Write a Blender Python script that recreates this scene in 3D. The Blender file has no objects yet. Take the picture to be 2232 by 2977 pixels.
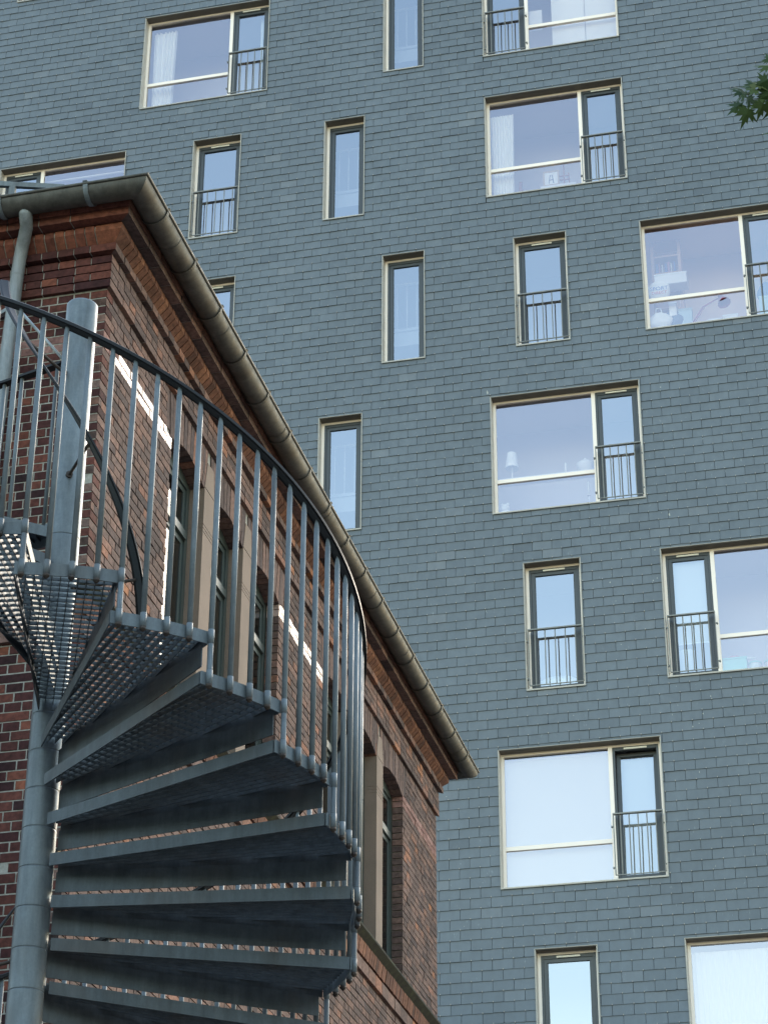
import bpy, math, random
from mathutils import Vector, Matrix
random.seed(7)
S = bpy.context.scene
COL = S.collection
R_ = math.radians
ZC = 1.6                                  # eye height above the ground

# ------------------------------------------------------------------ camera
cam = bpy.data.cameras.new('camera'); camo = bpy.data.objects.new('camera', cam); COL.objects.link(camo)
cam.sensor_fit = 'VERTICAL'; cam.sensor_height = 24.0; cam.lens = 24.0 * 6668.3 / 2977.0
cam.clip_start = 0.1; cam.clip_end = 3000
cr = Vector((0.97300107, 0.23077052, 0.0037263)); cu = Vector((0.10996938, -0.47773925, 0.87159161)); cf = Vector((-0.20291785, 0.84764979, 0.4902185))
camo.matrix_world = Matrix(((cr.x, cu.x, -cf.x, 0), (cr.y, cu.y, -cf.y, 0), (cr.z, cu.z, -cf.z, ZC), (0, 0, 0, 1)))
S.camera = camo

# ------------------------------------------------------------------ sky, sun, exposure
SUN_AZ, SUN_EL = 9.0, 34.0
w = bpy.data.worlds.new('World'); S.world = w; w.use_nodes = True
bg = w.node_tree.nodes['Background']
sk = w.node_tree.nodes.new('ShaderNodeTexSky'); sk.sky_type = 'NISHITA'; sk.sun_disc = False
sk.sun_elevation = R_(SUN_EL); sk.sun_rotation = R_(SUN_AZ); sk.dust_density = 1.5; sk.air_density = 1.8; sk.ozone_density = 0.0
w.node_tree.links.new(sk.outputs[0], bg.inputs[0]); bg.inputs[1].default_value = 0.15
sl = bpy.data.lights.new('sun', 'SUN'); sl.energy = 0.6; sl.angle = R_(12.0); sl.color = (1, 0.93, 0.84)
so = bpy.data.objects.new('sun', sl); COL.objects.link(so)
sd = Vector((math.sin(R_(SUN_AZ)) * math.cos(R_(SUN_EL)), math.cos(R_(SUN_AZ)) * math.cos(R_(SUN_EL)), math.sin(R_(SUN_EL))))
so.rotation_euler = (-sd).to_track_quat('-Z', 'Y').to_euler(); so.location = (20, 20, 50)
S.view_settings.view_transform = 'Standard'; S.view_settings.look = 'None'; S.view_settings.gamma = 1; S.view_settings.exposure = 1.88
S.cycles.max_bounces = 8; S.cycles.transparent_max_bounces = 12; S.cycles.use_denoising = True
S.cycles.sample_clamp_indirect = 6

# ------------------------------------------------------------------ materials
def mat(name, build=None, base=(.5, .5, .5), rough=.5, metal=0., spec=.5):
    m = bpy.data.materials.new(name); m.use_nodes = True
    nt = m.node_tree; b = nt.nodes['Principled BSDF']
    b.inputs['Base Color'].default_value = (*base, 1); b.inputs['Roughness'].default_value = rough
    b.inputs['Metallic'].default_value = metal; b.inputs['Specular IOR Level'].default_value = spec
    if build: build(nt, b)
    return m
def N(nt, t, **k):
    n = nt.nodes.new(t)
    for a, v in k.items():
        if a.startswith('i_'): n.inputs[a[2:].replace('_', ' ')].default_value = v
        else: setattr(n, a, v)
    return n
def coords(nt, scale=(1, 1, 1)):
    g = N(nt, 'ShaderNodeNewGeometry'); m = N(nt, 'ShaderNodeMapping'); m.inputs['Scale'].default_value = scale
    nt.links.new(g.outputs['Position'], m.inputs['Vector']); return m.outputs[0]
def noise(nt, scale, detail=4, vec=None, rough=.55):
    n = N(nt, 'ShaderNodeTexNoise'); n.inputs['Scale'].default_value = scale; n.inputs['Detail'].default_value = detail; n.inputs['Roughness'].default_value = rough
    nt.links.new(vec if vec else coords(nt), n.inputs['Vector']); return n.outputs['Fac']
def ramp(nt, fac, stops, interp='LINEAR'):
    r = N(nt, 'ShaderNodeValToRGB'); r.color_ramp.interpolation = interp
    e = r.color_ramp.elements
    while len(e) < len(stops): e.new(.5)
    for i, (p, c) in enumerate(stops): e[i].position = p; e[i].color = (*c, 1) if len(c) == 3 else c
    nt.links.new(fac, r.inputs['Fac']); return r.outputs['Color']
def mix(nt, fac, a, b, mode='MIX'):
    m = N(nt, 'ShaderNodeMix', data_type='RGBA', blend_type=mode)
    for sock, v in ((m.inputs[0], fac), (m.inputs[6], a), (m.inputs[7], b)):
        if hasattr(v, 'is_linked'): nt.links.new(v, sock)
        else: sock.default_value = v if isinstance(v, float) else (*v, 1)
    return m.outputs[2]
def bump(nt, b, h, strength=.3, dist=.01):
    n = N(nt, 'ShaderNodeBump'); n.inputs['Strength'].default_value = strength; n.inputs['Distance'].default_value = dist
    nt.links.new(h, n.inputs['Height']); nt.links.new(n.outputs[0], b.inputs['Normal'])
def tint(nt):
    a = N(nt, 'ShaderNodeAttribute', attribute_name='tint'); return a.outputs['Fac']
def rgb(v): return (v, v, v)

def b_slate(nt, b):
    t = tint(nt)
    c = ramp(nt, t, [(0, (.090, .109, .128)), (.04, (.109, .132, .153)), (.5, (.114, .138, .160)), (.95, (.121, .146, .169)), (1, (.144, .165, .184))])
    n1 = noise(nt, 9, 5, coords(nt, (1, 1, .6)))
    c = mix(nt, 1.0, c, ramp(nt, n1, [(.3, rgb(.93)), (.7, rgb(1.12))]), 'MULTIPLY')
    big = noise(nt, .35, 3)
    c = mix(nt, 1.0, c, ramp(nt, big, [(.3, rgb(.93)), (.7, rgb(1.08))]), 'MULTIPLY')
    s = noise(nt, 5.5, 3, coords(nt, (1.6, 1, .8)))
    s2 = noise(nt, 42, 2, coords(nt, (1.7, 1, .45)))
    m1 = ramp(nt, s, [(.62, rgb(0)), (.72, rgb(1))]); m2 = ramp(nt, s2, [(.6, rgb(0)), (.72, rgb(1))])
    sc = mix(nt, 1.0, m1, m2, 'MULTIPLY')
    scf = mix(nt, 1.0, sc, rgb(.55), 'MULTIPLY')
    c = mix(nt, scf, c, (.42, .46, .47))
    nt.links.new(c, b.inputs['Base Color'])
    nt.links.new(ramp(nt, n1, [(.2, rgb(.42)), (.8, rgb(.55))]), b.inputs['Roughness'])
    bump(nt, b, noise(nt, 28, 5, coords(nt, (1, 1, .5))), .22, .004)
SLATE = mat('slate', b_slate, spec=.45)
HOOK = mat('hook_steel', None, (.42, .38, .33), .4, .3)
SLATE_CORE = mat('slate_batten_dark', None, (.02, .022, .024), .9)

def b_lichen(nt, b):
    n = noise(nt, 60, 3)
    nt.links.new(ramp(nt, n, [(.4, (.36, .37, .34)), (.7, (.55, .56, .52))]), b.inputs['Base Color'])
DROPPING = mat('pale_bird_dropping', b_lichen, rough=.9)

def brick_mat(name, stops, mul=1.0):
    def f(nt, b):
        t = tint(nt)
        c = ramp(nt, t, [(p, tuple(x * mul for x in cc)) for p, cc in stops])
        n1 = noise(nt, 30, 5); n2 = noise(nt, 2.2, 4); n3 = noise(nt, 160, 3)
        c = mix(nt, 1.0, c, ramp(nt, n1, [(.3, rgb(.62)), (.7, rgb(1.3))]), 'MULTIPLY')
        c = mix(nt, 1.0, c, ramp(nt, n2, [(.32, rgb(.75)), (.68, rgb(1.18))]), 'MULTIPLY')
        soot = ramp(nt, n3, [(.33, rgb(1)), (.42, rgb(0))])
        c = mix(nt, mix(nt, 1.0, soot, rgb(.5), 'MULTIPLY'), c, (.03, .026, .026))
        nt.links.new(c, b.inputs['Base Color'])
        bump(nt, b, mix(nt, .5, n1, n3), .5, .004)
    return mat(name, f, rough=.85, spec=.2)
BR = [(0, (.024, .012, .013)), (.22, (.055, .018, .017)), (.5, (.086, .030, .024)), (.78, (.14, .046, .032)), (.95, (.21, .07, .04)), (1, (.32, .12, .045))]
BRICK = brick_mat('dark_red_brick', BR)
BW = [(0, (.07, .048, .046)), (.25, (.12, .078, .068)), (.55, (.165, .102, .084)), (.8, (.215, .12, .092)), (.9, (.28, .13, .085)), (1, (.36, .15, .07))]
BRICKW = brick_mat('weathered_brown_brick', BW)
CORN = brick_mat('red_cornice_brick', [(0, (.10, .040, .032)), (.3, (.19, .064, .042)), (.7, (.245, .085, .052)), (1, (.31, .115, .06))])
CORNS = brick_mat('orange_cornice_brick', [(0, (.08, .039, .030)), (.3, (.145, .062, .041)), (.7, (.19, .082, .051)), (1, (.27, .12, .066))])
def b_pale(nt, b):
    t = tint(nt)
    c = ramp(nt, t, [(0, (.40, .27, .235)), (.5, (.50, .35, .30)), (1, (.60, .45, .40))])
    n = noise(nt, 26, 4)
    c = mix(nt, 1.0, c, ramp(nt, n, [(.3, rgb(.85)), (.7, rgb(1.1))]), 'MULTIPLY')
    nt.links.new(c, b.inputs['Base Color'])
    n5 = noise(nt, 11, 4)
    nt.links.new(ramp(nt, n5, [(.35, rgb(.12)), (.62, rgb(.38))]), b.inputs['Roughness'])
    bump(nt, b, n, .12, .003)
PALE = mat('pale_glazed_brick', b_pale, rough=.16, spec=1.0)
PINK = brick_mat('pink_band_brick_no_gleam', [(0, (.20, .10, .085)), (.5, (.28, .15, .125)), (1, (.36, .21, .18))])  # pink copy of the band brick, lack of sky gleam put into its colour
def b_mortar(nt, b):
    n = noise(nt, 40, 4); nt.links.new(ramp(nt, n, [(.3, (.22, .205, .17)), (.7, (.38, .35, .30))]), b.inputs['Base Color']); bump(nt, b, n, .5, .004)
MORTAR = mat('lime_mortar', b_mortar, rough=.95)
DARKMORTAR = mat('sooty_mortar', None, (.06, .05, .045), .95)
def b_stone(nt, b):
    n = noise(nt, 220, 3); n2 = noise(nt, 3, 4)
    c = ramp(nt, n, [(.35, (.185, .128, .095)), (.65, (.255, .188, .145))])
    c = mix(nt, 1.0, c, ramp(nt, n2, [(.3, rgb(.85)), (.7, rgb(1.08))]), 'MULTIPLY')
    nt.links.new(c, b.inputs['Base Color']); bump(nt, b, n, .3, .002)
STONE = mat('sandstone', b_stone, rough=.85)
def metal_mat(name, c0, c1, rough, metal, grime=None):
    def f(nt, b):
        n = noise(nt, 18, 5); n2 = noise(nt, 90, 2); n3 = noise(nt, 3.1, 5, coords(nt, (1, 1, .5)))
        c = ramp(nt, n, [(.3, c0), (.7, c1)])
        c = mix(nt, 1.0, c, ramp(nt, n2, [(.3, rgb(.93)), (.7, rgb(1.06))]), 'MULTIPLY')
        if grime:
            n4 = noise(nt, 7, 6, coords(nt, (2.2, 2.2, .35)), .7)
            c = mix(nt, ramp(nt, n3, [(.5, rgb(0)), (.7, rgb(.8))]), c, grime)
            c = mix(nt, 1.0, c, ramp(nt, n4, [(.32, rgb(.72)), (.5, rgb(1)), (.68, rgb(1.28))]), 'MULTIPLY')
        nt.links.new(c, b.inputs['Base Color'])
        nt.links.new(ramp(nt, n, [(.3, rgb(rough - .08)), (.7, rgb(rough + .1))]), b.inputs['Roughness'])
        bump(nt, b, n2, .08, .002)
    return mat(name, f, metal=metal)
GALV = metal_mat('galvanised_steel', (.12, .14, .150), (.155, .178, .19), .6, .05, (.09, .09, .085))
GALVP = metal_mat('pale_galvanised_steel', (.25, .275, .285), (.32, .345, .355), .42, .4, (.3, .31, .31))
PIPEM = metal_mat('dull_zinc_pipe', (.19, .21, .215), (.25, .27, .275), .5, .2, (.2, .2, .195))
POLEM = metal_mat('pole_steel', (.115, .135, .147), (.155, .178, .19), .42, .25, (.10, .10, .095))
TREADM = metal_mat('tread_steel', (.055, .068, .077), (.082, .098, .108), .5, .15, (.07, .064, .058))
ZINC = metal_mat('weathered_zinc', (.068, .064, .055), (.106, .101, .089), .58, .35, (.06, .048, .034))
RUSTY = metal_mat('rusty_bolt', (.04, .033, .03), (.085, .06, .045), .7, .3)
RAILB = mat('black_plastic_handrail', None, (.012, .012, .013), .5, 0, .25)
RAILF = mat('dark_rail_steel', None, (.035, .04, .044), .5)
FRAME_W = mat('cream_white_frame', None, (.92, .83, .75), .45)
FRAME_D = mat('anthracite_sash', None, (.055, .064, .072), .4)
def b_alu(nt, b):
    n = noise(nt, 6, 4); nt.links.new(ramp(nt, n, [(.3, (.46, .43, .38)), (.7, (.56, .53, .47))]), b.inputs['Base Color'])
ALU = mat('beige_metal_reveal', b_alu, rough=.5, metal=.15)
HEADM = mat('shaded_reveal_metal', None, (.11, .095, .078), .6)  # darker copy of the reveal metal, soffit shade put into its colour
FLANGE = mat('pale_metal_flange', None, (.36, .335, .29), .45, .2)
GUARD = metal_mat('guard_rail_steel', (.17, .17, .16), (.24, .24, .225), .45, .3)
OLDFRAME = mat('dark_green_window_frame', None, (.05, .062, .056), .35)
VENT = mat('white_vent_strip', None, (.8, .77, .68), .4)
ROOFM = mat('dark_roof_slate', None, (.03, .032, .035), .8)
def glass(name, tr, gl, fac):
    m = bpy.data.materials.new(name); m.use_nodes = True; nt = m.node_tree
    nt.nodes.remove(nt.nodes['Principled BSDF'])
    t = N(nt, 'ShaderNodeBsdfTransparent'); t.inputs[0].default_value = (*tr, 1)
    g = N(nt, 'ShaderNodeBsdfGlossy'); g.inputs['Color'].default_value = (*gl, 1); g.inputs['Roughness'].default_value = 0.0
    fr = N(nt, 'ShaderNodeFresnel'); fr.inputs[0].default_value = 1.5
    ma = N(nt, 'ShaderNodeMath', operation='MULTIPLY_ADD'); ma.inputs[1].default_value = 1 - fac; ma.inputs[2].default_value = fac
    nt.links.new(fr.outputs[0], ma.inputs[0])
    x = N(nt, 'ShaderNodeMixShader'); nt.links.new(ma.outputs[0], x.inputs[0]); nt.links.new(t.outputs[0], x.inputs[1]); nt.links.new(g.outputs[0], x.inputs[2])
    nt.links.new(x.outputs[0], nt.nodes['Material Output'].inputs[0])
    return m
GLASS_B = glass('coated_glass_blue', (.88, .91, .93), (.91, .94, 1.0), .30)
GLASS_L = glass('coated_glass_lavender', (.92, .91, .91), (.98, .93, 1.0), .25)
GLASS_O = glass('old_window_glass', (.7, .8, .75), (1, 1, 1), .05)
ROOM = mat('room_plaster', None, (.62, .585, .62), .9)
ROOMW = mat('room_warm_plaster', None, (.85, .68, .62), .9)
LANDING = mat('landing_concrete', None, (.42, .42, .43), .9)
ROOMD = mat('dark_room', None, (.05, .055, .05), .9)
CLOTH_W = mat('white_cloth', None, (.90, .91, .87), .9)
BLIND = mat('white_roller_blind', None, (.60, .595, .55), .85)
SHEER = mat('sheer_curtain_cloth', None, (.66, .66, .62), .9)
WHITE = mat('white_gloss', None, (.88, .88, .85), .3)
def b_leaf(nt, b):
    t = tint(nt); nt.links.new(ramp(nt, t, [(0, (.016, .034, .014)), (.5, (.03, .055, .015)), (.85, (.05, .075, .018)), (1, (.085, .08, .022))]), b.inputs['Base Color'])
    b.inputs['Subsurface Weight'].default_value = 0
LEAF = mat('maple_leaf', b_leaf, rough=.65, spec=.2)
BARK = mat('bark', lambda nt, b: nt.links.new(ramp(nt, noise(nt, 20, 5), [(.3, (.05, .04, .03)), (.7, (.13, .11, .09))]), b.inputs['Base Color']), rough=.95)
def b_ground(nt, b):
    nt.links.new(ramp(nt, noise(nt, 3, 6), [(.3, (.10, .098, .095)), (.7, (.155, .152, .148))]), b.inputs['Base Color'])
GROUND = mat('paving', b_ground, rough=.9)
def plain(name, c, r=.6): return mat(name, None, c, r)

# ------------------------------------------------------------------ mesh helpers
class MB:
    def __init__(s): s.v = []; s.f = []; s.t = []; s.m = []; s.sm = []
    def add(s, vs, fs, t=None, m=0, smooth=False):
        o = len(s.v); s.v += [tuple(x) for x in vs]
        tt = random.random() if t is None else t
        for f in fs: s.f.append(tuple(i + o for i in f)); s.t.append(tt); s.m.append(m); s.sm.append(smooth)
    def box(s, x0, x1, y0, y1, z0, z1, t=None, m=0, T=None, skip=()):
        vs = [(x0, y0, z0), (x1, y0, z0), (x1, y1, z0), (x0, y1, z0), (x0, y0, z1), (x1, y0, z1), (x1, y1, z1), (x0, y1, z1)]
        if T: vs = [T(*p) for p in vs]
        fs = {'b': (0, 3, 2, 1), 't': (4, 5, 6, 7), 'f': (0, 1, 5, 4), 'r': (1, 2, 6, 5), 'k': (2, 3, 7, 6), 'l': (3, 0, 4, 7)}
        s.add(vs, [f for k, f in fs.items() if k not in skip], t, m)
    def bar(s, a, b, wd, ht, up=(0, 0, 1), t=None, m=0):
        a = Vector(a); b = Vector(b); d = (b - a).normalized(); u = Vector(up); sd = d.cross(u).normalized(); u = sd.cross(d)
        vs = [p + sd * i * wd / 2 + u * j * ht / 2 for p in (a, b) for i, j in ((-1, -1), (1, -1), (1, 1), (-1, 1))]
        s.add(vs, [(0, 1, 2, 3), (7, 6, 5, 4), (0, 4, 5, 1), (1, 5, 6, 2), (2, 6, 7, 3), (3, 7, 4, 0)], t, m)
    def tube(s, pts, r, n=10, caps=True, t=None, m=0):
        pts = [Vector(p) for p in pts]; rs = r if isinstance(r, (list, tuple)) else [r] * len(pts)
        vs = []; u = None
        for i, p in enumerate(pts):
            d = (pts[min(i + 1, len(pts) - 1)] - pts[max(i - 1, 0)]).normalized()
            if u is None: u = d.orthogonal().normalized()
            u = (u - d * u.dot(d)).normalized(); q = d.cross(u)
            for k in range(n):
                a = 2 * math.pi * k / n; vs.append(p + (u * math.cos(a) + q * math.sin(a)) * rs[i])
        fs = [(i * n + k, i * n + (k + 1) % n, (i + 1) * n + (k + 1) % n, (i + 1) * n + k) for i in range(len(pts) - 1) for k in range(n)]
        s.add(vs, fs, t, m, True)
        if caps:
            o = len(s.v) - len(vs); e = len(vs) - n
            s.f += [tuple(o + k for k in range(n - 1, -1, -1)), tuple(o + e + k for k in range(n))]
            s.t += [s.t[-1]] * 2; s.m += [m] * 2; s.sm += [False] * 2
    def lathe(s, prof, c=(0, 0, 0), n=24, t=None, m=0):
        vs = [(c[0] + r * math.cos(2 * math.pi * k / n), c[1] + r * math.sin(2 * math.pi * k / n), c[2] + z) for r, z in prof for k in range(n)]
        fs = [(i * n + k, i * n + (k + 1) % n, (i + 1) * n + (k + 1) % n, (i + 1) * n + k) for i in range(len(prof) - 1) for k in range(n)]
        s.add(vs, fs, t, m, True)
    def build(s, name, mats, parent=None):
        me = bpy.data.meshes.new(name); me.from_pydata(s.v, [], s.f)
        for q in (mats if isinstance(mats, (list, tuple)) else [mats]): me.materials.append(q)
        a = me.attributes.new('tint', 'FLOAT', 'FACE'); a.data.foreach_set('value', s.t)
        me.polygons.foreach_set('material_index', s.m); me.polygons.foreach_set('use_smooth', s.sm); me.update()
        o = bpy.data.objects.new(name, me); COL.objects.link(o)
        if parent: adopt(o, parent)
        return o
WM = {}
def adopt(o, p):
    o.parent = p
    o.matrix_parent_inverse = Matrix.Translation(-Vector(WM.get(p.name, (0, 0, 0))))
def tag(o, label, cat, group=None, kind=None):
    if label: o['label'] = label
    if cat: o['category'] = cat
    if group: o['group'] = group
    if kind: o['kind'] = kind
    return o
def thing(name, loc, label, cat, group=None):
    o = bpy.data.objects.new(name, None); COL.objects.link(o); o.location = loc; o.empty_display_size = .2
    WM[o.name] = tuple(loc)
    return tag(o, label, cat, group)
def clip_rects(r, holes):
    out = [r]
    for h in holes:
        nx = []
        for a0, a1, b0, b1 in out:
            if h[0] >= a1 or h[1] <= a0 or h[2] >= b1 or h[3] <= b0: nx.append((a0, a1, b0, b1)); continue
            if a0 < h[0]: nx.append((a0, h[0], b0, b1))
            if h[1] < a1: nx.append((h[1], a1, b0, b1))
            c0, c1 = max(a0, h[0]), min(a1, h[1])
            if b0 < h[2]: nx.append((c0, c1, b0, h[2]))
            if h[3] < b1: nx.append((c0, c1, h[3], b1))
        out = nx
    return out

# ------------------------------------------------------------------ ground
g = MB(); g.add([(-400, -400, 0), (400, -400, 0), (400, 400, 0), (-400, 400, 0)], [(0, 1, 2, 3)])
tag(g.build('ground', GROUND), None, None, kind='structure')

# ================================================================== SLATE BUILDING
D = 31.043; FL = 3.1; H = 2.17; XR = -0.56; XL = -24.0; TOP = 35.6
ROW0 = 29.146 + ZC
WT = {'b': 2.419, 'm': .894, 'n': .7346}
WINS = [('b', -12.054, 0, 'r'), ('n', -7.475, 0, ''), ('b', -5.655, 0, 'l'), ('b', -14.70, -1, 'l'),
        ('m', -10.972, 1, ''), ('b', -14.667, 1, 'l'), ('n', -8.54, 1, ''), ('b', -5.655, 1, 'r'),
        ('b', -3.088, 2, 'r'), ('m', -5.215, 2, ''), ('n', -7.475, 2, ''), ('m', -10.968, 2, ''),
        ('b', -5.668, 3, 'r'), ('n', -8.535, 3, ''), ('m', -5.21, 4, ''), ('b', -3.085, 4, 'l'),
        ('b', -5.669, 5, 'r'), ('m', -5.207, 6, ''), ('b', -3.081, 6, 'r')]
holes = [(x, x + WT[t], ROW0 - FL * r - H, ROW0 - FL * r) for t, x, r, s in WINS]
slate = thing('slate_building', (-12, D, 0), 'tall apartment block clad in blue grey slate tiles with scattered windows', 'building')
core = MB()
for a0, a1, b0, b1 in clip_rects((XL, XR, 0, TOP), holes):
    core.box(a0, a1, D + .012, D + .05, b0, b1, skip=('k',))
core.box(XL, XR - .002, D + 3.2, D + 13, 0, TOP - .1)
core.box(XL, XL + .1, D + .05, D + 3.2, 0, TOP - .1); core.box(XR - .1, XR - .002, D + .05, D + 3.2, 0, TOP - .1)
core.box(XL - .05, XR + .05, D - .03, D + 13.05, TOP, TOP + .12)
core.box(XL + .1, XR - .1, D + .05, D + 3.2, TOP - .25, TOP - .1)
core.build('wall_core', SLATE_CORE, slate)
tiles = MB(); TH = .155; TWD = .305; GAP = .0042
zg = 13.699 + ZC
k0 = int((8.2 - zg) / TH) - 1; k1 = int((TOP - zg) / TH)
for k in range(k0, k1):
    zb = zg + k * TH; off = -5.972 - (0 if k % 2 else TWD / 2)
    n0 = int((-16.6 - off) / TWD)
    for n in range(n0, 20):
        gp = GAP + random.uniform(0, .003); x0 = off + n * TWD + gp / 2; x1 = x0 + TWD - gp
        if x0 > XR: break
        x1 = min(x1, XR)
        jz = random.gauss(0, .0016); jy = random.gauss(0, .0016); t = random.random(); rot = random.gauss(0, .0016)
        for a0, a1, b0, b1 in clip_rects((x0, x1, zb + jz, zb + TH + .002), holes):
            if a1 - a0 < .01 or b1 - b0 < .01: continue
            f = lambda z: D - .007 - .0105 * (1 - (z - zb) / TH) + jy
            c = .014 if (random.random() < .14 and a1 - a0 > .25) else 0
            lo = [(a0, f(b0), b0 - rot), (a1, f(b0), b0 + rot)]
            if c:
                sgn = random.random() < .5
                lo = [(a0, f(b0), b0 + c), (a0 + c * 1.2, f(b0), b0), (a1, f(b0), b0)] if sgn else [(a0, f(b0), b0), (a1 - c * 1.3, f(b0), b0), (a1, f(b0), b0 + c)]
            up = [(a1, f(b1), b1), (a0, f(b1), b1)]
            fr = lo + up; nn = len(fr)
            bk = [(p[0], D + .01, p[2]) for p in fr]
            fs = [tuple(range(nn))] + [(i, i + nn, (i + 1) % nn + nn, (i + 1) % nn) for i in range(nn) if i != nn - 2]
            tiles.add(fr + bk, fs, t)
        xm = (x0 + x1) / 2
        if not any(h[0] - .01 < xm < h[1] + .01 and h[2] - .01 < zb < h[3] + .01 for h in holes):
            yy = D - .0175 + jy
            tiles.box(xm - .0035, xm + .0035, yy - .006, yy + .004, zb - .004, zb + .013, .5, 1)
# bird droppings on a few tiles
for i in range(95):
    x = random.uniform(-9, -.8); z = zg + TH * random.randint(-20, 40) + random.uniform(.03, .12)
    if random.random() < .45: x = random.uniform(-5.6, -.8); z = zg + TH * random.randint(-14, 30) + random.uniform(.03, .12)
    if any(h[0] - .06 < x < h[1] + .06 and h[2] - .06 < z < h[3] + .06 for h in holes): continue
    rr = random.uniform(.003, .010) * (2.0 if random.random() < .12 else 1); n = 7; L = random.uniform(1, 2.6)
    fz = (z - zg) / TH; fz -= math.floor(fz)
    yb = D - .019 + .0105 * fz
    ring = [(x + rr * random.uniform(.25, 1.3) * math.cos(a * 6.283 / n), yb, z + rr * L * random.uniform(.5, 1.1) * math.sin(a * 6.283 / n)) for a in range(n)]
    tiles.add(ring, [tuple(range(n))], None, 2)
tiles.build('slate_cladding', [SLATE, HOOK, DROPPING], slate)

def ring(mb, x0, x1, z0, z1, ya, yb, tl, tr, tb, tt, m=0):
    """rectangular frame lying in the facade plane: jambs, head, sill of given widths"""
    mb.box(x0, x0 + tl, ya, yb, z0, z1, m=m); mb.box(x1 - tr, x1, ya, yb, z0, z1, m=m)
    mb.box(x0 + tl, x1 - tr, ya, yb, z0, z0 + tb, m=m); mb.box(x0 + tl, x1 - tr, ya, yb, z1 - tt, z1, m=m)
def guard(win, x0, x1, zb, ztop):
    q = MB(); ya = D + .015
    q.box(x0, x1, ya - .03, ya + .022, ztop - .02, ztop)
    q.box(x0 + .004, x1 - .004, ya - .012, ya + .006, zb, zb + .012)
    for i in range(5):
        x = x0 + .105 + (x1 - x0 - .21) * i / 4
        q.tube([(x, ya, zb + .012), (x, ya, ztop - .02)], .0095, 6, False)
    for x in (x0 + .005, x1 - .005):
        q.box(x - .005, x + .005, ya - .025, ya + .02, zb + .012, ztop - .012)
    for x in (x0 - .022, x1 + .022):
        for z in (zb + .12, ztop - .2):
            q.tube([(x, D + .05, z), (x, D - .002, z)], .012, 8)
            q.bar((x, D + .012, z), (x + (.024 if x < x0 else -.024), D + .012, z), .02, .02)
    q.build('guard_rail', GUARD, win)
def sash(win, x0, x1, z0, z1, vent=True, tilt=0., gm=None):
    T = None
    def tf(x, y, z):
        if not tilt: return (x, y, z)
        dz = z - z0; dy = y - (D + .15)
        return (x, D + .15 + dy * math.cos(tilt) + dz * math.sin(tilt), z0 + dz * math.cos(tilt) - dy * math.sin(tilt))
    q = MB(); fx = .035
    ring(q, x0, x1, z0, z1, D + .142, D + .20, fx, fx, .04, .05)
    q.build('fixed_sash_frame', FRAME_D, win)
    q = MB(); a0, a1, c0, c1 = x0 + fx + .003, x1 - fx - .003, z0 + .043, z1 - .053
    bw = .05
    for bx in ((a0, a0 + bw, c0, c1), (a1 - bw, a1, c0, c1), (a0 + bw, a1 - bw, c0, c0 + bw), (a0 + bw, a1 - bw, c1 - bw, c1)):
        q.box(bx[0], bx[1], D + .154, D + .205, bx[2], bx[3], T=tf)
    for bx in ((a0 + bw, a0 + bw + .012, c0 + bw, c1 - bw), (a1 - bw - .012, a1 - bw, c0 + bw, c1 - bw)):
        q.box(bx[0], bx[1], D + .166, D + .18, bx[2], bx[3], T=tf)
    q.build('sash_frame', FRAME_D, win)
    q = MB(); q.add([tf(a0 + bw, D + .178, c0 + bw), tf(a1 - bw, D + .178, c0 + bw), tf(a1 - bw, D + .178, c1 - bw), tf(a0 + bw, D + .178, c1 - bw)], [(0, 1, 2, 3)])
    q.build('pane', gm or GLASS_B, win)
    if vent:
        xm = (x0 + x1) / 2; q = MB(); q.box(xm - .17, xm + .17, D + .125, D + .1415, z1 - .043, z1 - .018); q.build('vent_strip', VENT, win)
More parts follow.
